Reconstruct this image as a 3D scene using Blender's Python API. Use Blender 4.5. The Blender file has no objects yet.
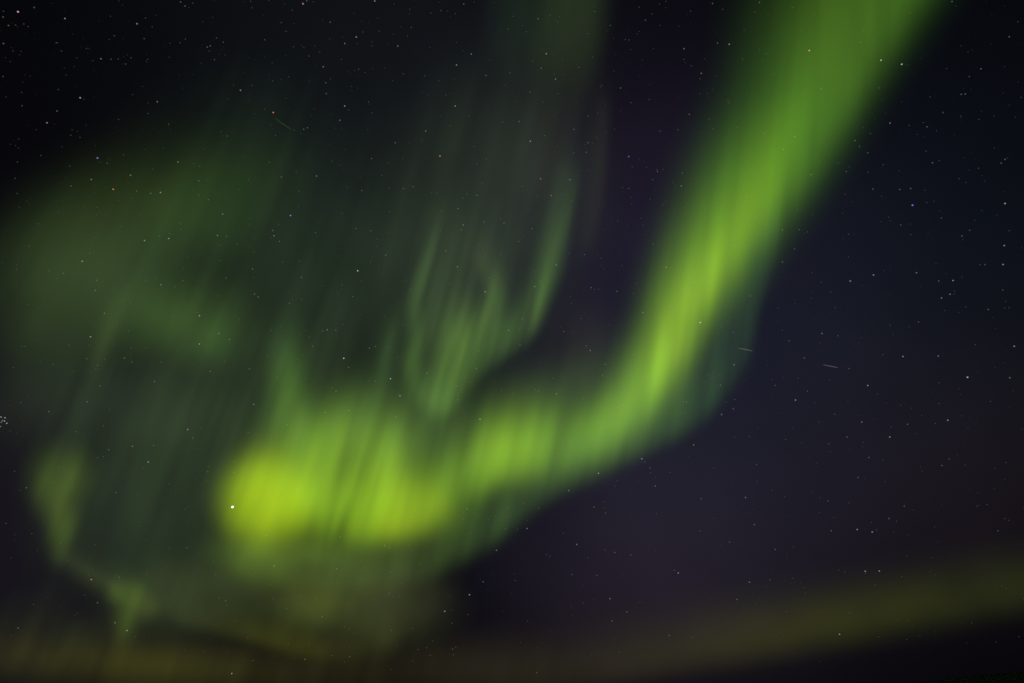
import bpy, math, random
import numpy as np
from mathutils import Vector, Matrix

random.seed(7)
RNG = np.random.default_rng(11)
scene = bpy.context.scene
COL = scene.collection

# ------------------------------------------------------------------ camera
W, H = 1024, 683
FPX = 569.0                                   # focal length in pixels (20 mm on full frame)
PITCH, ROLL = math.radians(33.7), math.radians(5.9)
CAM_Z = 1.6
cam_data = bpy.data.cameras.new("camera")
cam = bpy.data.objects.new("camera", cam_data)
COL.objects.link(cam)
cam_data.sensor_width = 36.0
cam_data.lens = 36.0 * FPX / W
cam_data.clip_start = 0.1
cam_data.clip_end = 2.0e7
R_cam = (Matrix.Rotation(math.pi / 2 + PITCH, 3, 'X') @ Matrix.Rotation(-ROLL, 3, 'Z'))
cam.matrix_world = Matrix.Translation((0, 0, CAM_Z)) @ R_cam.to_4x4()
scene.camera = cam
RN = np.array(R_cam)

def lin(r, g, b):
    """sRGB levels 0..255 -> linear"""
    out = []
    for c in (r, g, b):
        c = c / 255.0
        out.append(c / 12.92 if c <= 0.04045 else ((c + 0.055) / 1.055) ** 2.4)
    return np.array(out)

def look(px, py):
    """unit direction(s) from the observer for a bearing given on the photograph"""
    px, py = np.asarray(px, float), np.asarray(py, float)
    v = np.stack([(px - W / 2) / FPX, -(py - H / 2) / FPX, -np.ones_like(px)], -1)
    v = v @ RN.T
    return v / np.linalg.norm(v, axis=-1, keepdims=True)

# ------------------------------------------------------------------ night sky
world = bpy.data.worlds.new("World")
scene.world = world
world.use_nodes = True
nt = world.node_tree
nt.nodes.clear()
w_out = nt.nodes.new('ShaderNodeOutputWorld')
w_bg = nt.nodes.new('ShaderNodeBackground')
w_tc = nt.nodes.new('ShaderNodeTexCoord')
nt.links.new(w_bg.outputs[0], w_out.inputs[0])
# the night sky: a flat dark colour with broad lobes of glow painted in
SKY_BASE = lin(4, 4, 6)
SKY_LOBES = [((650, 430), 13.0, lin(21, 23, 36)),       # broad central lobe, lens fall-off to the corners painted in
         ((660, 590), 10.0, lin(27, 19, 25)), ((960, 480), 8.0, lin(17, 9, 11)),
         ((640, 215), 10.0, lin(22, 14, 29)),       # violet airglow high up
         ((870, 290), 13.0, lin(9, 15, 22)), ((20, 500), 12.0, lin(21, 18, 25)),
         ((390, 90), 13.0, lin(14, 17, 20))]
acc = None
for (px, py), sig, colr in SKY_LOBES:
    d = look(px, py)
    dot = nt.nodes.new('ShaderNodeVectorMath'); dot.operation = 'DOT_PRODUCT'
    nt.links.new(w_tc.outputs['Generated'], dot.inputs[0])
    dot.inputs[1].default_value = tuple(d)
    k = 1.0 / math.radians(sig) ** 2                 # exp(k (cos a - 1)) is a gaussian of width sig
    s1 = nt.nodes.new('ShaderNodeMath'); s1.operation = 'MULTIPLY_ADD'
    s1.inputs[1].default_value = k; s1.inputs[2].default_value = -k
    nt.links.new(dot.outputs['Value'], s1.inputs[0])
    s2 = nt.nodes.new('ShaderNodeMath'); s2.operation = 'EXPONENT'
    nt.links.new(s1.outputs[0], s2.inputs[0])
    sc_ = nt.nodes.new('ShaderNodeVectorMath'); sc_.operation = 'SCALE'
    sc_.inputs[0].default_value = tuple(colr)
    nt.links.new(s2.outputs[0], sc_.inputs['Scale'])
    ad = nt.nodes.new('ShaderNodeVectorMath'); ad.operation = 'ADD'
    if acc is None:
        ad.inputs[0].default_value = tuple(SKY_BASE)
    else:
        nt.links.new(acc, ad.inputs[0])
    nt.links.new(sc_.outputs[0], ad.inputs[1])
    acc = ad.outputs[0]
# faint mottling of the airglow
nz = nt.nodes.new('ShaderNodeTexNoise'); nz.inputs['Scale'].default_value = 7.0
nz.inputs['Detail'].default_value = 4.0
nt.links.new(w_tc.outputs['Generated'], nz.inputs['Vector'])
mr = nt.nodes.new('ShaderNodeMapRange')
mr.inputs['To Min'].default_value = 0.82; mr.inputs['To Max'].default_value = 1.18
nt.links.new(nz.outputs['Fac'], mr.inputs['Value'])
mm = nt.nodes.new('ShaderNodeVectorMath'); mm.operation = 'SCALE'
nt.links.new(acc, mm.inputs[0]); nt.links.new(mr.outputs[0], mm.inputs['Scale'])
# the air thickens towards the horizon and swallows the faint light behind it
sp = nt.nodes.new('ShaderNodeSeparateXYZ'); nt.links.new(w_tc.outputs['Generated'], sp.inputs[0])
ex = nt.nodes.new('ShaderNodeMapRange'); ex.interpolation_type = 'SMOOTHSTEP'
ex.inputs['From Min'].default_value = 0.0; ex.inputs['From Max'].default_value = 0.16
ex.inputs['To Min'].default_value = 0.6; ex.inputs['To Max'].default_value = 1.0
nt.links.new(sp.outputs['Z'], ex.inputs['Value'])
me_ = nt.nodes.new('ShaderNodeVectorMath'); me_.operation = 'SCALE'
nt.links.new(mm.outputs[0], me_.inputs[0]); nt.links.new(ex.outputs[0], me_.inputs['Scale'])
nt.links.new(me_.outputs[0], w_bg.inputs['Color'])
w_bg.inputs['Strength'].default_value = 1.0

scene.view_settings.view_transform = 'Standard'
scene.view_settings.look = 'None'
scene.view_settings.exposure = 0.0
scene.view_settings.gamma = 1.0
scene.render.engine = 'CYCLES'
scene.cycles.transparent_max_bounces = 512
scene.cycles.max_bounces = 4
scene.cycles.use_denoising = False
scene.cycles.sample_clamp_direct = 0.0

# ------------------------------------------------------------------ helpers
EARTH = 6.371e6

def shell_point(d, h):
    """where rays from the observer along unit directions d reach altitude h above the round earth"""
    se = d[..., 2]
    r0 = EARTH + CAM_Z
    t = -r0 * se + np.sqrt((r0 * se) ** 2 + (EARTH + h) ** 2 - r0 ** 2)
    p = d * t[..., None]
    p[..., 2] += CAM_Z
    return p

def tag(o, label=None, cat=None, group=None, kind=None):
    if label: o['label'] = label
    if cat: o['category'] = cat
    if group: o['group'] = group
    if kind: o['kind'] = kind
    return o

def mesh_obj(name, verts, faces, mat, loc=(0, 0, 0), smooth=False):
    me = bpy.data.meshes.new(name)
    verts = np.asarray(verts, np.float32); faces = np.asarray(faces, np.int32)
    me.vertices.add(len(verts)); me.vertices.foreach_set('co', verts.ravel())
    n, k = faces.shape
    me.loops.add(n * k); me.loops.foreach_set('vertex_index', faces.ravel())
    me.polygons.add(n)
    me.polygons.foreach_set('loop_start', np.arange(0, n * k, k, dtype=np.int32))
    me.polygons.foreach_set('loop_total', np.full(n, k, np.int32))
    if smooth:
        me.polygons.foreach_set('use_smooth', np.ones(n, bool))
    me.update(calc_edges=True)
    me.materials.append(mat)
    o = bpy.data.objects.new(name, me)
    o.location = loc
    COL.objects.link(o)
    return o

# ------------------------------------------------------------------ the ground
def ground_material():
    m = bpy.data.materials.new("dark_tundra"); m.use_nodes = True
    t = m.node_tree; b = t.nodes['Principled BSDF']
    n = t.nodes.new('ShaderNodeTexNoise'); n.inputs['Scale'].default_value = 0.05; n.inputs['Detail'].default_value = 9
    tc = t.nodes.new('ShaderNodeTexCoord'); t.links.new(tc.outputs['Object'], n.inputs['Vector'])
    r = t.nodes.new('ShaderNodeValToRGB')
    r.color_ramp.elements[0].position = 0.35; r.color_ramp.elements[0].color = (0.008, 0.009, 0.006, 1)
    r.color_ramp.elements[1].position = 0.7; r.color_ramp.elements[1].color = (0.02, 0.019, 0.014, 1)
    t.links.new(n.outputs['Fac'], r.inputs[0]); t.links.new(r.outputs[0], b.inputs['Base Color'])
    b.inputs['Roughness'].default_value = 0.95
    bp = t.nodes.new('ShaderNodeBump'); bp.inputs['Distance'].default_value = 0.4
    t.links.new(n.outputs['Fac'], bp.inputs['Height']); t.links.new(bp.outputs[0], b.inputs['Normal'])
    return m

radii = np.concatenate([[0.0], np.geomspace(2.0, 6.0e5, 110)])
NA = 360
ang = np.linspace(0, 2 * math.pi, NA, endpoint=False)
gv = [(0, 0, 0)]
for r in radii[1:]:
    relief = 0.0
    for k in range(1, 6):
        relief = relief + np.sin(ang * (k * 3) + r * 0.0007 * k + k * 1.7) / k
    z = -(EARTH - math.sqrt(EARTH ** 2 - r * r)) + relief * min(6.0, 0.0016 * r) * 0.35
    gv += list(zip(r * np.cos(ang), r * np.sin(ang), z - 0.0008 * min(r, 4000)))
gf = []
for i in range(NA):
    gf.append((0, 1 + i, 1 + (i + 1) % NA, 0))
tri = [(0, 1 + i, 1 + (i + 1) % NA) for i in range(NA)]
quads = []
for j in range(len(radii) - 2):
    a0, b0 = 1 + j * NA, 1 + (j + 1) * NA
    for i in range(NA):
        i2 = (i + 1) % NA
        quads.append((a0 + i, b0 + i, b0 + i2, a0 + i2))
me = bpy.data.meshes.new("ground")
me.from_pydata([tuple(map(float, v)) for v in gv], [], tri + quads)
me.polygons.foreach_set('use_smooth', np.ones(len(me.polygons), bool))
me.materials.append(ground_material())
ground = bpy.data.objects.new("ground", me); COL.objects.link(ground)
ground['kind'] = 'structure'

# ------------------------------------------------------------------ aurora
# Every aurora is built where auroras stand: from about 100 km up, spread along the magnetic field
# lines, as a stack of thin glowing sheets of air whose light falls off with height.
MAGNETIC_ZENITH = (920.0, -1450.0)
B = look(*MAGNETIC_ZENITH)
MZ_DIR = B / B[2]                              # displacement per metre of height

def aurora_material():
    m = bpy.data.materials.new("aurora_air"); m.use_nodes = True
    t = m.node_tree; t.nodes.clear()
    out = t.nodes.new('ShaderNodeOutputMaterial')
    at = t.nodes.new('ShaderNodeAttribute'); at.attribute_name = 'emission_rate'
    em = t.nodes.new('ShaderNodeEmission'); tr = t.nodes.new('ShaderNodeBsdfTransparent')
    ad = t.nodes.new('ShaderNodeAddShader')
    t.links.new(at.outputs['Color'], em.inputs['Color'])
    t.links.new(em.outputs[0], ad.inputs[0]); t.links.new(tr.outputs[0], ad.inputs[1])
    t.links.new(ad.outputs[0], out.inputs['Surface'])
    m.cycles.emission_sampling = 'NONE'
    return m
AIR = aurora_material()

_tab = RNG.random((256, 256))
def vnoise(x, y, seed=0):
    x = x + seed * 17.3; y = y + seed * 31.7
    xi, yi = np.floor(x).astype(int), np.floor(y).astype(int)
    fx, fy = x - xi, y - yi
    fx = fx * fx * (3 - 2 * fx); fy = fy * fy * (3 - 2 * fy)
    g = lambda i, j: _tab[i % 256, j % 256]
    return (g(xi, yi) * (1 - fx) + g(xi + 1, yi) * fx) * (1 - fy) + (g(xi, yi + 1) * (1 - fx) + g(xi + 1, yi + 1) * fx) * fy

def field_coords(X, Y):
    """bearing across and along the field lines"""
    dx, dy = X - MAGNETIC_ZENITH[0], Y - MAGNETIC_ZENITH[1]
    return np.arctan2(dx, dy) * 1800.0, np.hypot(dx, dy)

def rays(X, Y, size=11, along=45, amount=0.3, seed=0):
    a, r = field_coords(X, Y)
    n = 0.55 * vnoise(a / size, r / along, seed) + 0.3 * vnoise(a / (size * .45), r / along * 1.3, seed + 3) \
        + 0.15 * vnoise(a / (size * 2.7), r / along * .6, seed + 5)
    return 1 + amount * (n - 0.5) * 3.0

def puffs(X, Y, size=40, amount=0.3, seed=0):
    n = 0.6 * vnoise(X / size, Y / size, seed) + 0.4 * vnoise(X / size * 2.1, Y / size * 2.1, seed + 2)
    return 1 + amount * (n - 0.5) * 2.4

def spline(pts, n=9):
    P = np.array([[p[0], p[1], p[2], p[3], *lin(*p[4])] for p in pts], float)
    Q = np.vstack([2 * P[0] - P[1], P, 2 * P[-1] - P[-2]])
    out = []
    for i in range(1, len(Q) - 2):
        for t in np.linspace(0, 1, n, endpoint=False):
            a, b, c, d = Q[i - 1], Q[i], Q[i + 1], Q[i + 2]
            out.append(0.5 * ((2 * b) + (-a + c) * t + (2 * a - 5 * b + 4 * c - d) * t * t + (-a + 3 * b - 3 * c + d) * t ** 3))
    out.append(P[-1])
    S = np.array(out); S[:, 2:] = np.maximum(S[:, 2:], 0)
    return S

def stroke(X, Y, pts, power=2.0, back=False):
    """glow along a curtain's foot; widths: to the right of the walking direction, to the left"""
    S = spline(pts[::-1] if back else pts)
    best = np.full(X.shape, 1e18); L = np.ones(X.shape); sg = np.zeros(X.shape); cl = np.zeros(X.shape + (3,)); ww = np.ones(X.shape + (2,))
    for a, b in zip(S[:-1], S[1:]):
        ex, ey = b[0] - a[0], b[1] - a[1]
        l2 = ex * ex + ey * ey + 1e-9
        t = np.clip(((X - a[0]) * ex + (Y - a[1]) * ey) / l2, 0, 1)
        qx, qy = X - (a[0] + t * ex), Y - (a[1] + t * ey)
        d2 = qx * qx + qy * qy
        m = d2 < best
        best = np.where(m, d2, best)
        sg = np.where(m, (ex * qy - ey * qx) / np.sqrt(l2), sg)
        t3 = t[..., None]
        cl = np.where(m[..., None], a[4:7] * (1 - t3) + b[4:7] * t3, cl)
        ww = np.where(m[..., None], a[2:4] * (1 - t3) + b[2:4] * t3, ww)
    d = np.sqrt(best)
    f = 0.5 - 0.5 * np.tanh(sg / (0.25 * (ww[..., 0] + ww[..., 1]) * 0.5 + 1e-6))
    w = ww[..., 0] * (1 - f) + ww[..., 1] * f
    return np.exp(-(d / w) ** power)[..., None] * cl

def blob(X, Y, x, y, rx, ry, deg, colr, power=2.0):
    c, s = math.cos(math.radians(deg)), math.sin(math.radians(deg))
    u, v = (X - x) * c + (Y - y) * s, -(X - x) * s + (Y - y) * c
    q = np.sqrt((u / rx) ** 2 + (v / ry) ** 2)
    return np.exp(-q ** power)[..., None] * lin(*colr)

_count = [0]
def aurora(name, label, cat, glow, box, step=4.0, layers=14, top=40e3, decay=14e3, base=100e3, kind=None, group=None, cut=0.0005):
    """glow(X, Y) -> light of the foot of the aurora for bearings X, Y"""
    _count[0] += 1
    base = base + 170.0 * _count[0]
    xs = np.arange(box[0], box[2] + step, step); ys = np.arange(box[1], box[3] + step, step)
    X, Y = np.meshgrid(xs, ys)
    D = look(X, Y)
    I = glow(X, Y)
    horizon = np.clip((D[..., 2] - 0.012) / 0.03, 0, 1)
    edge = np.ones_like(X)                       # fade at the sides of the grid
    for a, b in ((X, box[0]), (X, box[2]), (Y, box[1]), (Y, box[3])):
        edge = np.minimum(edge, np.clip(np.abs(a - b) / 30.0, 0, 1))
    edge = edge * edge * (3 - 2 * edge)
    I = I * (horizon * edge)[..., None]
    lum = I @ np.array([0.25, 0.65, 0.1])
    soft = np.clip(lum - cut, 0, None) / np.maximum(lum, 1e-9)
    I = I * soft[..., None]
    on = soft > 0
    ny, nx = X.shape
    idx = np.arange(ny * nx).reshape(ny, nx)
    fo = on[:-1, :-1] | on[1:, :-1] | on[:-1, 1:] | on[1:, 1:]
    up = (D[..., 2] > 0.011)
    fo &= up[:-1, :-1] & up[1:, :-1] & up[:-1, 1:] & up[1:, 1:]
    F = np.stack([idx[:-1, :-1][fo], idx[:-1, 1:][fo], idx[1:, 1:][fo], idx[1:, :-1][fo]], -1)
    used = np.unique(F); remap = np.full(ny * nx, -1); remap[used] = np.arange(len(used))
    F = remap[F]
    Dn = D.copy(); Dn[..., 2] = np.maximum(Dn[..., 2], 0.0105)
    hs = np.linspace(0, top, layers)
    wt = (1 - np.exp(-(hs + 1500) / 2500)) * np.exp(-hs / decay)
    wt *= 0.5 + 0.5 * np.cos(np.pi * hs / (top * 1.08))
    wt /= wt.sum()
    hm = float((wt * hs).sum())                  # the bearings are those of the brightest height
    P0 = shell_point(Dn, base + hm).reshape(-1, 3)[used]
    C0 = I.reshape(-1, 3)[used]
    V = np.concatenate([P0 + MZ_DIR * (h - hm) for h in hs]); n = len(used)
    FF = np.concatenate([F + k * n for k in range(layers)])
    CC = np.concatenate([C0 * w for w in wt])
    loc = P0.mean(0)
    o = mesh_obj(name, V - loc, FF, AIR, tuple(loc))
    attr = o.data.attributes.new('emission_rate', 'FLOAT_COLOR', 'POINT')
    attr.data.foreach_set('color', np.concatenate([CC, np.ones((len(CC), 1))], 1).astype(np.float32).ravel())
    tag(o, label, cat, group, kind)
    return o

#@@AURORA
def g_ribbon(X, Y):
    body = stroke(X, Y, [
        (975, -150, 84, 44, (38, 70, 16)), (910, -60, 84, 42, (46, 82, 18)), (840, 48, 74, 41, (56, 92, 20)),
        (800, 125, 58, 38, (62, 108, 20)), (755, 200, 52, 33, (84, 134, 20)), (714, 260, 42, 33, (98, 144, 22)),
        (690, 300, 36, 28, (102, 144, 26)), (674, 340, 32, 23, (106, 148, 26)), (656, 374, 32, 23, (104, 148, 32)),
        (632, 402, 28, 22, (98, 140, 36)), (600, 428, 28, 24, (96, 138, 36)), (558, 440, 34, 27, (98, 140, 36)),
        (512, 450, 36, 27, (110, 152, 32)), (482, 468, 30, 20, (104, 144, 32)), (455, 486, 30, 25, (90, 128, 30)),
        (436, 502, 32, 24, (108, 140, 24)), (402, 515, 44, 20, (116, 144, 20)), (366, 520, 46, 20, (100, 130, 18)), (335, 510, 40, 24, (76, 104, 14))], 2.35)
    ridge = stroke(X, Y, [(905, -60, 50, 34, (28, 46, 4)), (845, 30, 44, 30, (36, 50, 6)), (806, 95, 30, 24, (40, 58, 6)), (776, 150, 24, 20, (62, 86, 8)),
        (757, 195, 20, 18, (78, 98, 10)), (730, 245, 18, 17, (84, 104, 12)), (700, 285, 19, 18, (84, 104, 12)), (682, 320, 20, 15, (84, 104, 10)),
        (672, 348, 19, 14, (90, 112, 10)), (650, 386, 20, 16, (62, 84, 10)), (620, 412, 20, 16, (46, 64, 10))])
    g = body + ridge + stroke(X, Y, [(945, -70, 20, 20, (30, 50, 10)), (893, 20, 18, 17, (34, 58, 12)), (858, 80, 18, 16, (36, 60, 12)), (815, 150, 16, 14, (34, 52, 10)), (782, 200, 12, 12, (20, 30, 6))])
    calm = np.clip((Y - 20) / 380, .32, 1)             # the upper ribbon is smooth, its foot is rayed
    g = g * (1 + calm * (rays(X, Y, 14, 90, .30, 1) - 1))[..., None]
    g = g + blob(X, Y, 266, 497, 44, 43, -14, (138, 170, 0), 4.0) * rays(X, Y, 13, 80, .16, 8)[..., None] + blob(X, Y, 292, 476, 44, 40, -30, (48, 68, 10), 2.4) + blob(X, Y, 312, 508, 26, 26, 0, (66, 84, 6), 2.4)
    g = g + blob(X, Y, 270, 505, 30, 26, 10, (76, 78, 0), 2.2)
    g = g + blob(X, Y, 352, 474, 62, 60, 0, (104, 142, 26), 3.0) * rays(X, Y, 9, 90, .26, 3)[..., None]
    g = g + blob(X, Y, 509, 452, 22, 22, -30, (62, 84, 8)) + blob(X, Y, 484, 474, 9, 20, 16, (52, 72, 8))
    g = g + blob(X, Y, 440, 498, 14, 18, 14, (52, 62, 6)) + blob(X, Y, 396, 521, 30, 12, -4, (58, 60, 4))
    slot = lambda x, y, w, l, k: 1 - k * np.exp(-((X - x + (Y - y) * .24) / w) ** 2 - ((Y - y) / l) ** 2)
    g = g * (slot(342, 528, 7, 26, .5) * slot(330, 520, 4, 30, .25) * slot(362, 465, 5, 34, .24) * slot(344, 462, 4, 28, .2) * slot(312, 530, 5, 24, .2))[..., None]
    return g * puffs(X, Y, 30, .10, 2)[..., None]
aurora("aurora_ribbon", "broad bright green aurora ribbon sweeping from the top right down to a glowing yellow-green lobe", "aurora",
       g_ribbon, (150, -190, 1130, 640), 3.5, 16, 26e3, 8e3)

def g_fringe(X, Y):
    g = stroke(X, Y, [(775, 220, 16, 8, (10, 26, 18)), (760, 270, 24, 10, (18, 38, 22)), (745, 310, 28, 13, (28, 50, 24)), (735, 350, 30, 14, (30, 52, 24)), (706, 394, 28, 13, (38, 64, 26)), (668, 420, 26, 15, (48, 76, 28)),
                      (625, 442, 26, 14, (48, 74, 26)), (590, 460, 26, 14, (44, 68, 26)), (555, 477, 26, 14, (42, 64, 26)), (520, 500, 28, 15, (46, 68, 28)),
                      (484, 526, 30, 17, (48, 72, 28)), (440, 548, 32, 19, (50, 70, 26)), (395, 562, 32, 22, (46, 62, 24)), (340, 566, 32, 26, (42, 58, 20))], 2.8)
    return g * rays(X, Y, 11, 80, .34, 4)[..., None]
aurora("aurora_fringe", "dim green aurora band hugging the lower right edge of the bright ribbon", "aurora",
       g_fringe, (250, 120, 850, 680), 4.0, 12, 24e3, 7e3, 97e3)

def g_hook(X, Y):
    g = stroke(X, Y, [(570, 170, 14, 10, (22, 34, 18)), (562, 219, 16, 9, (38, 58, 24)), (553, 264, 17, 10, (44, 67, 24)), (543, 293, 16, 9, (48, 72, 26)), (533, 316, 18, 10, (48, 70, 28)),
                      (518, 333, 24, 10, (48, 72, 30)), (498, 346, 28, 10, (50, 76, 30)), (478, 360, 28, 11, (54, 80, 30)), (462, 378, 26, 11, (52, 76, 28)), (452, 396, 22, 11, (46, 70, 26))], 2.6)
    g = g + stroke(X, Y, [(560, 225, 3, 3, (16, 24, 8)), (553, 262, 4, 4, (26, 40, 12)), (542, 292, 4, 4, (32, 48, 14)), (534, 318, 4, 4, (28, 40, 12))])
    g = g + stroke(X, Y, [(436, 225, 5, 7, (20, 32, 14)), (431, 250, 5, 7, (32, 50, 22)), (424, 276, 5, 8, (40, 60, 24)), (417, 302, 5, 9, (40, 60, 24)), (418, 335, 6, 8, (40, 60, 22)),
                          (413, 362, 8, 10, (50, 76, 26)), (420, 388, 10, 11, (46, 70, 26)), (436, 400, 14, 14, (48, 72, 26))], 2.2, back=True)
    g = g + stroke(X, Y, [(478, 246, 7, 8, (32, 42, 18)), (491, 272, 8, 8, (42, 58, 24)), (496, 291, 9, 8, (50, 74, 28)), (490, 312, 10, 9, (46, 66, 24))], back=True)
    g = g + blob(X, Y, 466, 331, 30, 22, -10, (56, 78, 28)) + blob(X, Y, 455, 362, 17, 36, 12, (56, 80, 26)) + blob(X, Y, 438, 392, 16, 20, 8, (42, 62, 22))
    g = g + blob(X, Y, 436, 330, 24, 70, 10, (34, 50, 22)) + blob(X, Y, 386, 355, 9, 38, 8, (32, 52, 22))
    g = g + blob(X, Y, 455, 270, 75, 70, 0, (26, 34, 22), 3.0)
    return g * rays(X, Y, 7, 60, .30, 7)[..., None]
aurora("aurora_hook", "faint green hook-shaped aurora curtain with fine rays hanging in the middle of the sky", "aurora",
       g_hook, (340, 130, 640, 460), 3.0, 14, 16e3, 5e3)

def g_spur(X, Y):
    g = stroke(X, Y, [(284, 336, 13, 14, (30, 48, 22)), (288, 362, 15, 18, (52, 80, 28)), (292, 395, 13, 20, (62, 94, 28)), (296, 420, 14, 24, (62, 92, 24)), (306, 446, 18, 24, (50, 74, 14))], 2.3, back=True)
    g = g + stroke(X, Y, [(388, 425, 12, 26, (34, 50, 22)), (390, 450, 14, 26, (48, 68, 18)), (396, 490, 18, 24, (40, 56, 10))], back=True)
    g = g + blob(X, Y, 340, 425, 66, 22, 4, (46, 70, 26)) + blob(X, Y, 430, 436, 54, 36, 0, (52, 74, 30)) + blob(X, Y, 365, 396, 40, 16, -20, (28, 42, 20))
    return g * rays(X, Y, 10, 60, .34, 9)[..., None]
aurora("aurora_pillar", "green aurora pillars rising softly from the top of the glowing lobe", "aurora",
       g_spur, (200, 280, 520, 560), 4.0, 12, 22e3, 8e3)

def g_cloud(X, Y):
    g = blob(X, Y, 212, 198, 68, 44, -24, (30, 50, 17), 2.2) + blob(X, Y, 120, 215, 90, 52, -22, (35, 47, 18), 2.2)
    g = g + blob(X, Y, 58, 300, 66, 74, 8, (35, 49, 22), 2.6) + blob(X, Y, 120, 270, 60, 30, 0, (16, 22, 10))
    return g * puffs(X, Y, 44, .20, 12)[..., None] * rays(X, Y, 20, 80, .14, 14)[..., None]
aurora("aurora_cloud", "large dim green aurora cloud arching over the upper left of the sky", "aurora",
       g_cloud, (-90, 70, 340, 440), 5.0, 8, 16e3, 6e3)

def g_cloud2(X, Y):
    g = blob(X, Y, 174, 318, 64, 32, 12, (46, 68, 26), 2.3) + blob(X, Y, 206, 342, 34, 18, 10, (26, 46, 16)) + stroke(X, Y, [(124, 286, 8, 8, (20, 24, 12)), (112, 315, 9, 9, (32, 42, 18)), (101, 345, 9, 9, (34, 46, 18)), (95, 365, 8, 8, (16, 22, 10))])
    return g * puffs(X, Y, 28, .25, 22)[..., None] * rays(X, Y, 13, 70, .25, 24)[..., None]
aurora("aurora_patch", "soft green aurora patch low inside the arch of the dim left cloud", "aurora",
       g_cloud2, (50, 230, 310, 430), 4.0, 8, 16e3, 6e3)

def g_left(X, Y):
    g = blob(X, Y, 62, 476, 28, 26, 10, (56, 74, 18), 2.4) + blob(X, Y, 50, 500, 14, 26, -18, (40, 52, 14), 2.4) + blob(X, Y, 64, 528, 13, 26, 12, (54, 72, 16), 2.3)
    return g * rays(X, Y, 12, 60, .3, 27)[..., None]
aurora("aurora_patch", "upright green aurora patch at the far left edge above the small kite-shaped one", "aurora",
       g_left, (0, 410, 150, 600), 3.5, 8, 12e3, 5e3)

def g_kite(X, Y):
    g = stroke(X, Y, [(66, 556, 12, 6, (26, 32, 14)), (90, 572, 12, 6, (34, 40, 16)), (113, 585, 13, 6, (38, 46, 16))], 2.2, back=False)
    g = g + stroke(X, Y, [(66, 550, 8, 18, (16, 22, 8)), (113, 580, 8, 18, (18, 24, 8))])
    g = g + blob(X, Y, 130, 594, 18, 13, 10, (50, 68, 14), 2.6) + blob(X, Y, 148, 608, 14, 9, -20, (38, 46, 10)) + blob(X, Y, 126, 620, 12, 20, 14, (46, 60, 12), 2.2)
    return g * rays(X, Y, 9, 50, .25, 31)[..., None]
aurora("aurora_patch", "small kite-shaped olive green aurora patch near the bottom left", "aurora",
       g_kite, (30, 530, 200, 670), 3.0, 7, 9e3, 4e3)

def g_lower(X, Y):
    g = blob(X, Y, 256, 560, 38, 20, 18, (66, 88, 20), 2.4) + blob(X, Y, 300, 553, 36, 17, 4, (56, 74, 20), 2.4)
    g = g + blob(X, Y, 330, 592, 100, 44, 6, (50, 57, 26), 3.2) + blob(X, Y, 178, 592, 64, 34, 0, (38, 44, 20), 3.0)
    g = g + stroke(X, Y, [(185, 618, 9, 16, (24, 27, 10)), (236, 628, 10, 18, (38, 41, 8)), (270, 638, 10, 18, (44, 47, 6)), (300, 646, 10, 18, (38, 40, 4)), (335, 650, 12, 20, (28, 30, 6)), (385, 640, 14, 22, (28, 30, 8))], 2.2)
    g = g + blob(X, Y, 312, 600, 28, 20, 6, (50, 58, 14), 2.4)
    return g * puffs(X, Y, 30, .25, 33)[..., None] * rays(X, Y, 14, 60, .12, 34)[..., None]
aurora("aurora_veil", "olive aurora veil hanging below the bright yellow-green lobe", "aurora",
       g_lower, (90, 500, 500, 700), 4.0, 7, 9e3, 4e3)

def g_top(X, Y):
    g = stroke(X, Y, [(590, -130, 46, 20, (32, 44, 20)), (584, -40, 46, 22, (34, 46, 22)), (578, 20, 44, 24, (34, 46, 22)), (572, 62, 40, 24, (30, 40, 18)), (564, 92, 36, 24, (18, 24, 10)), (556, 125, 34, 26, (14, 14, 8)), (548, 165, 34, 28, (16, 14, 8))], 2.6) + blob(X, Y, 516, 20, 30, 60, 0, (16, 26, 16), 2.8)
    g = g + stroke(X, Y, [(604, 100, 12, 6, (18, 18, 10)), (600, 180, 14, 6, (22, 24, 14)), (592, 240, 14, 6, (18, 18, 10))])
    return g * rays(X, Y, 22, 110, .22, 41)[..., None]
aurora("aurora_patch", "faint green aurora patch at the top centre left of the violet gap", "aurora",
       g_top, (430, -120, 680, 290), 5.0, 8, 14e3, 6e3)

def g_horizon(X, Y):
    g = stroke(X, Y, [(480, 682, 40, 26, (18, 16, 8)), (600, 664, 40, 22, (28, 26, 8)), (720, 644, 36, 22, (36, 37, 6)), (800, 631, 34, 21, (42, 44, 3)),
                      (900, 612, 34, 21, (37, 41, 3)), (1010, 590, 34, 21, (32, 37, 4)), (1110, 570, 34, 21, (27, 32, 4))], back=True)
    return g * puffs(X, Y, 60, .22, 43)[..., None]
aurora("aurora_arc", "distant olive green aurora arc lying low along the horizon at the bottom right", "aurora",
       g_horizon, (380, 480, 1150, 720), 5.0, 8, 20e3, 8e3)

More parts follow.
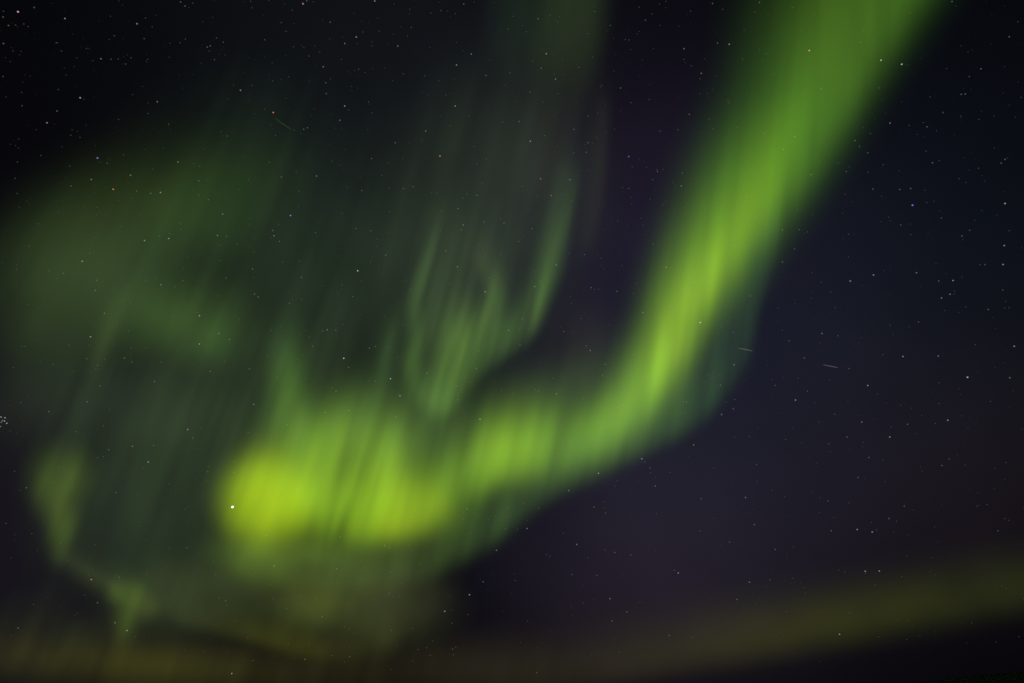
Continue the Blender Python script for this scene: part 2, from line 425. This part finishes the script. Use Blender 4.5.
def g_veil(X, Y):
    g = blob(X, Y, 175, 490, 125, 125, 0, (31, 45, 23), 3.6) + blob(X, Y, 165, 270, 130, 66, 0, (28, 42, 22), 2.4) + blob(X, Y, 250, 130, 90, 60, 0, (12, 20, 12)) + blob(X, Y, 380, 270, 70, 90, 0, (20, 28, 18)) + blob(X, Y, 320, 400, 150, 100, 0, (32, 44, 26), 2.8)
    g = g + blob(X, Y, 490, 205, 92, 120, 10, (33, 43, 27), 2.8) + blob(X, Y, 400, 590, 46, 50, 0, (24, 24, 14), 3.0)
    g = g + blob(X, Y, 120, 662, 130, 22, 4, (44, 44, 4)) + blob(X, Y, 305, 250, 70, 90, 0, (22, 33, 20), 2.6)
    g = g + blob(X, Y, 560, 388, 90, 26, -22, (38, 50, 22)) + blob(X, Y, 580, 335, 40, 34, 0, (20, 18, 8)) + blob(X, Y, 330, 668, 260, 30, 0, (32, 30, 13)) + blob(X, Y, 80, 400, 100, 44, 0, (27, 36, 22))
    g = g + blob(X, Y, 60, 625, 70, 30, 0, (22, 26, 10))
    g = g * (1 - .22 * blob(X, Y, 240, 270, 40, 24, 30, (255, 255, 255))) * (1 - .6 * blob(X, Y, 84, 606, 22, 18, 10, (255, 255, 255))) * (1 - .12 * blob(X, Y, 365, 310, 24, 50, 0, (255, 255, 255)))
    return g * puffs(X, Y, 50, .22, 51)[..., None] * rays(X, Y, 12, 120, .26, 52)[..., None]
aurora("aurora_glow", "faint dark green haze of aurora light filling the left half of the sky", "aurora",
       g_veil, (-100, -60, 720, 720), 5.0, 8, 18e3, 8e3, 150e3, kind='stuff')
#@@END

# ------------------------------------------------------------------ stars
DOME = 4.0e6
TILES = {
 (0, 0): "72,47,6,p 137,30,3 12,68,3 14,45,2 34,102,3 62,100,2 95,96,2 112,106,2 260,74,4 548,95,4 582,72,2 722,8,3 740,24,3 771,12,2 1003,5,2 1008,31,2 14,174,3.5,p 12,306,2.5 457,143,2.5 437,158,1.5 577,155,2.5 866,152,2.5 893,169,2.5 829,188,3 841,183,3 720,171,2 811,86,1.5 229,171,2 246,204,2 346,194,2 308,231,1.5 404,235,3.5 444,237,2.5 371,243,1.5 473,236,2 503,256,2.5 524,231,2 586,246,1.5 858,239,2.5 900,220,1.5 41,246,1.5 233,358,2 321,391,4.5 228,444,3 188,491,4 88,423,2.5 24,388,1.5 629,407,3.5 592,412,1.5 592,454,2 530,378,1.5 675,497,2.5 474,478,2,o 962,361,4 1008,341,2 909,544,2.5 283,541,2 320,550,2 390,632,5,b 494,620,2 429,653,2.5 164,622,2 712,648,3.5 776,655,2 799,665,2 279,664,2 70,648,2 74,592,1.5 75,556,1.5 971,627,1.5 265,300,1.5",
 (256, 0): "188,15,5,p 203,3,3 145,40,2 475,4,4 101,90,2.5 297,89,3 35,159,2.5 150,187,2 183,182,1.5 235,183,1.5 355,174,3.5 401,148,4 464,167,2 464,183,2 567,184,3.5 621,110,2.5 493,125,2 427,128,2 831,16,3 700,52,2 740,42,2.5 615,37,2 614,55,1.5 487,72,1.5 255,208,2 211,224,2.5 269,267,3.5 279,331,3 281,374,3 411,277,2.5 436,290,2 589,295,2.5 675,303,2 515,272,1.5 802,260,4 861,216,3.5 920,302,3 934,240,1.5 793,317,1.5 696,189,1.5 550,137,1.5 1016,291,2.5 995,341,1.5 66,323,2 355,424,4 371,439,2 450,407,2.5 463,451,2 335,481,3.5 797,424,4 851,464,2 760,380,2 688,380,1.5 679,524,3.5 557,571,3 69,450,5.5,r 206,511,3 191,517,3 153,520,2 60,500,1.5 613,571,1.5 587,633,1.5 462,634,3 356,598,1.5 304,645,2 54,650,2.5 736,624,5,o 883,655,2.5 872,586,2 528,651,1.5 407,352,1.5 65,252,1.5",
 (512, 0): "802,14,3 331,46,2.5 509,28,2 104,75,3.5,o 152,60,2 184,88,2.5,o 190,65,1.5 533,80,2.5 393,102,2.5 303,134,2 57,127,2 509,126,1.5 591,102,1.5 667,105,1.5 453,158,2 468,160,2 407,154,1.5 822,172,3 869,177,4 922,236,2.5 970,48,2 990,10,3 688,195,3.5 687,238,2 717,263,2 566,194,1.5 137,215,4 117,273,3 174,317,3.5 83,245,2 201,240,1.5 268,269,2.5 408,284,1.5 757,293,3.5 752,315,2,r 358,342,2.5 434,352,3 72,368,2.5 548,398,2 476,411,2.5 864,403,2.5 868,412,2 125,407,1.5 802,358,1.5 343,451,1.5 305,465,2.5 28,486,3 73,565,4 248,517,3 130,543,2.5 304,571,3 338,551,2 297,609,3 247,611,2 410,517,2 592,524,2.5 664,519,2.5 709,457,3.5,o 803,515,2 789,476,2 467,626,5,v 481,668,2 538,669,2 580,679,2.5 603,677,2 180,583,1.5 15,406,1.5 172,605,1.5 843,38,2 1015,215,2 1008,534,2.5 770,235,1.5",
 (768, 0): "165,202,5.5,o 452,241,5 535,257,5 212,355,3 107,546,3 61,598,3 370,168,2.5 736,6,3 965,147,3 852,275,3 805,306,2.5 773,377,3 789,376,3 700,450,2.5 636,507,3 488,492,3.5 565,502,2 410,534,2 380,511,1.5 348,562,3 366,588,2 399,611,2.5 282,652,2 341,412,1.5 658,651,3 685,643,2 632,604,2 460,659,2 933,652,3 948,638,3 842,673,2 905,465,1.5 97,30,2 22,297,2",
 (0, 171): "365,34,3.5 284,60,2.5 522,17,3.5 60,29,2 453,73,5,o 546,80,2.5 603,89,3 642,86,4 527,108,1.5 795,39,3 828,35,1.5 833,115,2.5 795,97,2 891,172,3.5 865,92,1.5 870,258,3.5 906,261,2.5 675,270,4 678,250,2 722,211,2 724,233,2 578,278,4 329,361,4 116,301,2 361,328,2 947,291,2 1010,392,3 903,427,2.5 879,358,2 644,455,3.5 731,439,2.5 584,437,2 624,430,1.5 195,399,2 254,409,2.5 66,376,1.5 387,437,2.5 381,478,3 418,569,3 362,663,4 515,639,2 375,540,1.5 798,579,4 875,650,3.5 918,674,3 699,462,2 1018,492,3 690,603,1.5 945,540,1.5 78,145,1.5 387,145,1.5 386,175,1.5 474,119,1.5 1000,190,1.5 110,535,1.5",
 (256, 171): "101,24,3 242,20,3.5 423,78,3 138,178,5,b 67,238,3 72,259,3.5 94,281,3 238,246,2.5 407,399,5 182,425,3 174,360,2 519,337,3 399,230,2.5 459,239,2.5 534,162,2 503,17,2 532,67,2 590,70,2.5 628,63,2.5 722,90,2 828,108,2 844,93,2 884,97,3 905,48,2 808,150,3 740,160,2 829,216,3.5 820,235,2.5 911,205,2.5 992,208,3 759,320,3 806,383,3.5 917,483,4 935,428,2.5 1010,637,3.5 388,502,2.5 134,529,2.5 147,518,1.5 285,635,3.5 266,640,2.5 319,636,2.5 214,663,2 60,638,2 350,613,2 9,504,3 344,455,2 329,492,2 420,438,1.5 263,459,1.5 589,440,1.5 330,340,1.5 182,513,2",
 (512, 171): "114,31,4,p 232,35,3.5 157,98,4,o 80,230,2.5 27,282,2.5 41,62,2 240,118,2 290,334,2.5 177,376,3.5 229,330,2 111,442,2.5 91,462,3.5 41,591,3 207,642,2.5 29,635,2 88,402,1.5 317,467,3 330,474,2 346,472,2 420,481,3 496,450,2 487,490,2 523,566,3.5 617,385,3.5 563,35,2.5 441,66,2 467,70,2.5 476,106,2 552,112,2 602,135,2 582,2,3 677,60,3.5 682,8,2.5 564,293,2.5 355,348,2 727,444,3 753,606,5 822,184,2.5 886,646,2.5 890,300,2.5 954,500,2.5 277,590,2 239,530,2 460,216,1.5 535,255,1.5 430,340,1.5 368,235,1.5",
 (768, 171): "420,72,3 527,74,3 571,70,3 578,137,6,v 948,130,4.5 764,31,2 866,40,1.5 635,126,2 694,188,2.5 686,160,1.5 531,216,2.5 451,202,1.5 776,260,3 807,237,2.5 945,298,4 965,239,2 940,374,4 868,374,2.5 594,407,3.5 683,440,3 740,438,4 694,508,3.5 728,493,3.5 939,476,2.5 881,554,3 602,604,2.5 489,617,2 422,416,4 329,440,4 216,650,3.5 279,659,2.5 252,484,2 58,236,3 125,235,2.5 58,364,3 106,311,2.5 130,100,1.5 308,93,2 299,169,1.5 57,636,2 84,679,2.5 763,566,1.5 172,15,3 184,10,2 108,530,1.5 400,5,2 313,2,2.5",
 (0, 342): "349,239,3 347,67,2.5 498,64,3 527,80,2.5 390,93,2.5 213,90,2 798,8,4 841,117,3 618,158,3 646,80,2 1015,249,3.5 998,107,2.5 195,278,3 84,242,2 400,175,2.5 304,358,2 751,350,4 771,384,2.5 530,417,3.5 614,414,2.5 593,480,4 435,431,3 391,462,2 413,458,2 464,603,2.5 105,583,3 58,517,2 81,592,1.5 831,519,2.5 836,500,2 930,660,9,w 936,522,2.5 675,567,2 937,478,2 276,12,2 524,24,2 898,77,2 993,362,2 740,667,2",
 (256, 342): "351,65,5 454,25,3 477,18,2.5 227,17,2.5 371,101,3 538,147,4.5 576,215,4 320,196,3 276,282,3 371,274,3 477,156,2.5 559,301,3 564,60,2 684,124,3 803,176,2.5 882,106,3 808,231,2.5 896,309,4 891,35,2.5 857,161,2 124,330,2.5 47,58,2 407,491,2 845,668,3 162,588,2 86,143,2 860,360,1.5 893,487,2 1007,662,2",
 (512, 342): "313,34,3.5 297,15,2.5 32,12,2.5 373,90,3 487,50,2.5 362,134,2.5 178,207,3.5 106,196,2.5 55,191,2 445,254,2.5 284,229,2 541,138,2 629,186,2 769,160,2 833,173,3 888,91,3.5 786,134,2 685,239,2.5 698,240,2.5 891,230,2.5 885,266,3 857,241,2 838,290,3.5 727,412,3.5 519,467,4 531,480,2.5 551,503,2.5 346,525,4 227,594,3.5 573,577,3 328,660,3 412,577,2 370,640,2 422,554,2 757,627,3 934,622,3.5 978,490,2.5 806,503,2 890,380,2 950,378,2 570,345,1.5 48,645,2 758,60,2",
 (768, 342): "145,64,3 540,58,4 681,56,3.5 985,17,4 459,51,2 324,106,2.5 798,141,5 967,143,3.5 684,163,2 399,174,4 158,197,2.5 29,174,2.5 15,150,2 110,232,4 375,320,3.5 267,289,2.5 205,321,2 719,313,4 558,329,3 316,380,3 487,380,4 380,401,2 404,462,3 327,430,1.5 725,468,2.5 696,494,3 789,492,2 243,407,2.5 360,542,3 460,472,2 195,485,1.5 239,636,2.5 545,656,3 15,592,2 890,237,2 684,246,2 877,650,2 829,10,2 592,367,1.5 121,145,2 246,152,1.5 800,345,1.5 758,452,1.5 190,244,1.5 363,3,1.5",
 (0, 512): "365,270,4 477,261,2.5 390,363,3 460,443,3.5 508,474,4 72,464,3 747,143,2.5 902,356,2.5 907,374,2 862,250,2 927,646,4.5,p 738,551,1.5 1012,594,2 150,155,1.5 600,40,1.5 380,130,1.5",
 (256, 512): "41,92,2.5 73,216,3.5 323,227,3 335,99,2.5 514,134,3 534,143,2.5 240,346,2 265,418,2.5 196,589,3 375,579,2.5 755,397,4 854,331,4 909,279,3 849,410,2 962,153,3.5 787,548,2.5 790,571,2 612,133,1.5 571,338,1.5 563,534,1.5 998,66,2 540,630,1.5 627,595,1.5",
 (512, 512): "60,66,3.5 259,130,3.5 371,152,3,r 411,162,3 475,172,2.5 152,176,2 138,170,2 240,250,2.5 339,253,2.5 392,347,3.5 459,399,3 400,436,3 285,364,2 237,378,1.5 325,350,1.5 665,244,4 650,233,2.5 950,281,3.5 900,350,3 629,494,3 621,300,1.5 870,120,2.5 753,76,2.5 969,50,3 578,6,2 374,4,2.5 835,132,1.5 99,642,2.5 573,155,1.5 545,365,1.5",
 (768, 512): "357,70,4 417,80,4 434,72,2 253,75,3 484,26,3 514,36,2 445,236,4 389,237,4 306,240,2 390,246,2 29,150,3 8,271,2.5 286,489,4 326,403,2 920,75,2.5 102,140,2 75,180,1.5 655,183,1.5 555,510,1.5",
}
STARS = []
for (ox, oy), s in TILES.items():
    for it in s.split():
        q = it.split(',')
        STARS.append((ox + float(q[0]) / 4, oy + float(q[1]) / 4, float(q[2]), q[3] if len(q) > 3 else 'n'))
CLUSTER = [(4, 300), (10, 314), (20, 303), (5, 321), (27, 325), (2, 338), (18, 316)]

TINT = {'n': (0.86, 0.92, 0.86), 'w': (1.0, 0.97, 1.0), 'b': (0.35, 0.5, 1.0), 'v': (0.32, 0.2, 1.0),
        'o': (1.0, 0.42, 0.18), 'p': (1.0, 0.5, 0.52), 'r': (1.0, 0.22, 0.18)}
WORD = {'n': '', 'w': 'white ', 'b': 'blue ', 'v': 'violet ', 'o': 'orange ', 'p': 'pinkish ', 'r': 'reddish '}

def star_material():
    m = bpy.data.materials.new("starlight"); m.use_nodes = True
    t = m.node_tree; t.nodes.clear()
    out = t.nodes.new('ShaderNodeOutputMaterial'); em = t.nodes.new('ShaderNodeEmission')
    oi = t.nodes.new('ShaderNodeObjectInfo')
    t.links.new(oi.outputs['Color'], em.inputs['Color']); t.links.new(em.outputs[0], out.inputs['Surface'])
    m.cycles.emission_sampling = 'NONE'
    return m
STAR = star_material()
PHI = (1 + 5 ** .5) / 2
ICO = np.array([(-1, PHI, 0), (1, PHI, 0), (-1, -PHI, 0), (1, -PHI, 0), (0, -1, PHI), (0, 1, PHI), (0, -1, -PHI), (0, 1, -PHI), (PHI, 0, -1), (PHI, 0, 1), (-PHI, 0, -1), (-PHI, 0, 1)]) / math.sqrt(1 + PHI * PHI)
ICOF = np.array([(0, 11, 5), (0, 5, 1), (0, 1, 7), (0, 7, 10), (0, 10, 11), (1, 5, 9), (5, 11, 4), (11, 10, 2), (10, 7, 6), (7, 1, 8), (3, 9, 4), (3, 4, 2), (3, 2, 6), (3, 6, 8), (3, 8, 9), (4, 9, 5), (2, 4, 11), (6, 2, 10), (8, 6, 7), (9, 8, 1)])
def star_size(mag):
    """apparent diameter in pixels, brightness"""
    dia = 0.85 + 0.13 * mag
    if mag > 8: dia = 2.5
    bri = {1.5: .03, 2: .045, 2.5: .07, 3: .11, 3.5: .165, 4: .25, 4.5: .34, 5: .46, 5.5: .6, 6: .75}.get(mag, 1.4)
    return dia, bri

def radius_for(px, py, dia):
    c = math.cos(math.atan(math.hypot(px - W / 2, py - H / 2) / FPX))
    return 0.5 * dia / FPX * c * DOME

def region(x, y):
    """a place in the photograph, in words"""
    def above(pts):
        for (x0, y0), (x1, y1) in zip(pts[:-1], pts[1:]):
            if x0 <= x <= x1:
                return y < y0 + (y1 - y0) * (x - x0) / (x1 - x0)
        return False
    edge_r = [(430, 548), (520, 500), (620, 458), (700, 380), (745, 290), (800, 195), (850, 125), (930, 20), (945, 0)]
    edge_l = [(230, 470), (300, 430), (400, 420), (480, 410), (560, 395), (620, 350), (655, 270), (690, 190), (735, 90), (760, 0)]
    xr = np.interp(y, [0, 20, 125, 195, 290, 380, 458, 500, 548], [945, 930, 850, 800, 745, 700, 620, 520, 430])
    xl = np.interp(y, [0, 90, 190, 270, 350, 395, 410, 420, 470, 548], [760, 735, 690, 655, 620, 560, 480, 400, 225, 225])
    if y < 548 and xl <= x <= xr:
        if y > 395:
            return "inside the bright lobe" if x < 480 else "inside the ribbon's lower bend"
        return "inside the upper ribbon" if y < 200 else "inside the middle of the ribbon"
    if x > xr and y < 548 or (x > 430 and y >= 548):
        if y < 110: return "in the black top right corner"
        if y < 215: return "right of the upper ribbon"
        if y < 330: return "halfway up the dark right sky"
        if y < 430: return "right of and below the dull meteor streak" if x > 800 else "just right of the ribbon bend"
        if y < 545: return "low in the dark right sky" if x > 760 else "just under the dim fringe band"
        return "above the low horizon arc" if x > 700 else "in the dark bottom centre sky"
    if x < 130:
        if y < 85: return "in the top left corner"
        if y < 171: return "near the dark upper left edge"
        if y < 300: return "in the dim cloud's left edge"
        if y < 400: return "under the dim cloud, far left"
        if y < 520: return "around the upright patch, far left"
        return "around the bottom left kite-shaped patch"
    if x < 256:
        if y < 60: return "in the black upper left sky"
        if y < 130: return "just above the dim green cloud"
        if y < 215: return "over the dim green cloud's top"
        if y < 300: return "just under the dim green cloud"
        if y < 380: return "over the soft patch under the cloud"
        if y < 548: return "in the haze left of the lobe"
        return "in the veil's left part, bottom left"
    if y >= 548: return "in the olive veil below the lobe"
    if x < 385:
        if y < 50: return "near the top, left of centre"
        if y < 130: return "right of the greenish meteor streak"
        if y < 215: return "in the gap beside the dim cloud"
        if y < 320: return "in the gap left of the hook"
        return "above the bright lobe"
    if x < 512:
        if y < 60: return "left of the faint top patch"
        if y < 150: return "in the black sky at upper centre"
        if y < 230: return "above the hook-shaped curtain"
        if y < 320: return "inside the hook-shaped curtain"
        return "around the hook curtain's foot"
    if x < 610:
        if y < 80: return "in the faint top centre patch"
        if y < 160: return "under the faint top centre patch"
        if y < 260: return "around the hook's upper right arm"
        if y < 340: return "around the hook's lower right arm"
        return "between the hook and lower ribbon"
    if y < 70: return "at the top of the violet gap"
    if y < 160: return "in the upper violet gap"
    return "in the lower violet gap"

sm = None
def add_star(x, y, mag, tint):
    global sm
    d = look(x, y)
    dia, bri = star_size(mag)
    r = radius_for(x, y, dia)
    if sm is None:
        o = mesh_obj("star", ICO, ICOF, STAR); sm = o
    else:
        o = sm.copy(); COL.objects.link(o)
    o.name = "star"
    o.location = tuple(d * DOME); o.scale = (r, r, r)
    c = TINT[tint]
    o.color = (c[0] * bri, c[1] * bri, c[2] * bri, 1)
    return o

STARS.sort(key=lambda s: -s[2])
NAMED = [s for s in STARS if s[2] >= 2.5][:285]
REST = [s for s in STARS if s not in NAMED]
NUM = ["first", "second", "third", "fourth", "fifth", "sixth", "seventh", "eighth", "ninth", "tenth", "eleventh", "twelfth", "thirteenth", "fourteenth"]
CNT = ["", "", "two", "three", "four", "five", "six", "seven", "eight", "nine", "ten", "eleven", "twelve", "thirteen", "fourteen"]
groups = {}
for s in NAMED:
    size = 'bright ' if s[2] >= 4.5 else ('clear ' if s[2] >= 3.5 else 'faint ')
    if s[3] == 'n':
        desc = size + 'whitish '
    else:
        desc = size + WORD[s[3]]
    groups.setdefault((desc, region(s[0], s[1])), []).append(s)
for (desc, reg), members in groups.items():
    members.sort(key=lambda s: s[0])
    n = len(members)
    for i, s in enumerate(members):
        o = add_star(*s)
        if s[2] > 8:
            lab = "brightest star of all, dazzling white at the left edge of the yellow-green lobe"
        elif n == 1:
            lab = f"{desc}star {reg}"
        elif i == 0:
            lab = f"leftmost of {CNT[n]} {desc}stars {reg}"
        elif i == n - 1:
            lab = f"rightmost of {CNT[n]} {desc}stars {reg}"
        elif n == 3:
            lab = f"middle of three {desc}stars {reg}"
        else:
            lab = f"{NUM[i]} from left of {CNT[n]} {desc}stars {reg}"
        tag(o, lab, "star", "stars scattered over the night sky")
CL_LAB = ["topmost left", "middle left", "topmost right", "middle", "lowest right", "lowest left", "central right"]
for i, (x, y) in enumerate(CLUSTER):
    o = add_star(x / 4, 342 + y / 4, 3.5 if i % 2 else 4, 'w')
    tag(o, f"{CL_LAB[i]} star of the tight little star cluster at the left edge", "star", "stars of the tight little cluster")

def faint_field():
    P, F, C = [], [], []
    rest = [(x, y, *star_size(m)) for x, y, m, t in REST]
    for _ in range(3600):
        rest.append((random.uniform(-150, W + 150), random.uniform(-150, H - 20), random.uniform(0.65, 1.0), 0.008 + 0.06 * random.random() ** 2.5))
    for x, y, dia, bri in rest:
        d = look(x, y)
        if d[2] < 0.03: continue
        r = radius_for(x, y, dia)
        F.append(ICOF + len(P) * 12); P.append(ICO * r + d * DOME)
        t = random.random()
        C.append(np.tile(np.array([bri * (0.7 + .6 * t), bri * (1.0 - .2 * t), bri * (1.35 - .85 * t), 1]) * np.array([1.2, 1.2, 1.2, 1]), (12, 1)))
    m = bpy.data.materials.new("faint_starlight"); m.use_nodes = True
    t = m.node_tree; t.nodes.clear()
    out = t.nodes.new('ShaderNodeOutputMaterial'); em = t.nodes.new('ShaderNodeEmission')
    at = t.nodes.new('ShaderNodeAttribute'); at.attribute_name = 'emission_rate'
    t.links.new(at.outputs['Color'], em.inputs['Color']); t.links.new(em.outputs[0], out.inputs['Surface'])
    m.cycles.emission_sampling = 'NONE'
    o = mesh_obj("faint_stars", np.concatenate(P), np.concatenate(F), m)
    a = o.data.attributes.new('emission_rate', 'FLOAT_COLOR', 'POINT')
    a.data.foreach_set('color', np.concatenate(C).astype(np.float32).ravel())
    tag(o, "countless barely visible pinprick stars dusted over the whole sky", "stars", kind='stuff')
faint_field()

# ------------------------------------------------------------------ satellite exposure trails, modelled as thin glowing tubes
def streak(x0, y0, x1, y1, wid, colr, label, dist=9.0e4):
    n = 13
    P, F = [], []
    a, b = look(x0, y0), look(x1, y1)
    axis = b - a; axis /= np.linalg.norm(axis)
    nrm = np.cross(axis, (a + b) / 2); nrm /= np.linalg.norm(nrm)
    mid = (a + b) / 2 * dist
    dep = np.cross(axis, nrm)
    for i in range(n):
        t = i / (n - 1)
        c = (a * (1 - t) + b * t) * dist
        r = 0.5 * wid / FPX * dist * (0.25 + 0.75 * math.sin(math.pi * min(max(t, 0.02), .98)) ** .5)
        for k in range(8):
            q = 2 * math.pi * k / 8
            P.append(c + (nrm * math.cos(q) + dep * math.sin(q)) * r - mid)
    for i in range(n - 1):
        for k in range(8):
            F.append((i * 8 + k, i * 8 + (k + 1) % 8, (i + 1) * 8 + (k + 1) % 8, (i + 1) * 8 + k))
    o = mesh_obj("satellite", P, F, STAR, tuple(mid))
    o.color = (*colr, 1)
    tag(o, label, "satellite", "short faint satellite streaks")
streak(738.5, 348, 752.5, 351, .6, (.10, .12, .10), "short pale meteor streak just right of the ribbon's lower bend", 9e4)
streak(823, 364.8, 838, 367.6, .6, (.11, .08, .10), "short dull meteor streak in the dark sky at right")
streak(275, 118.5, 292, 130, .5, (.035, .055, .03), "faint greenish meteor streak beside the reddish star at upper left")
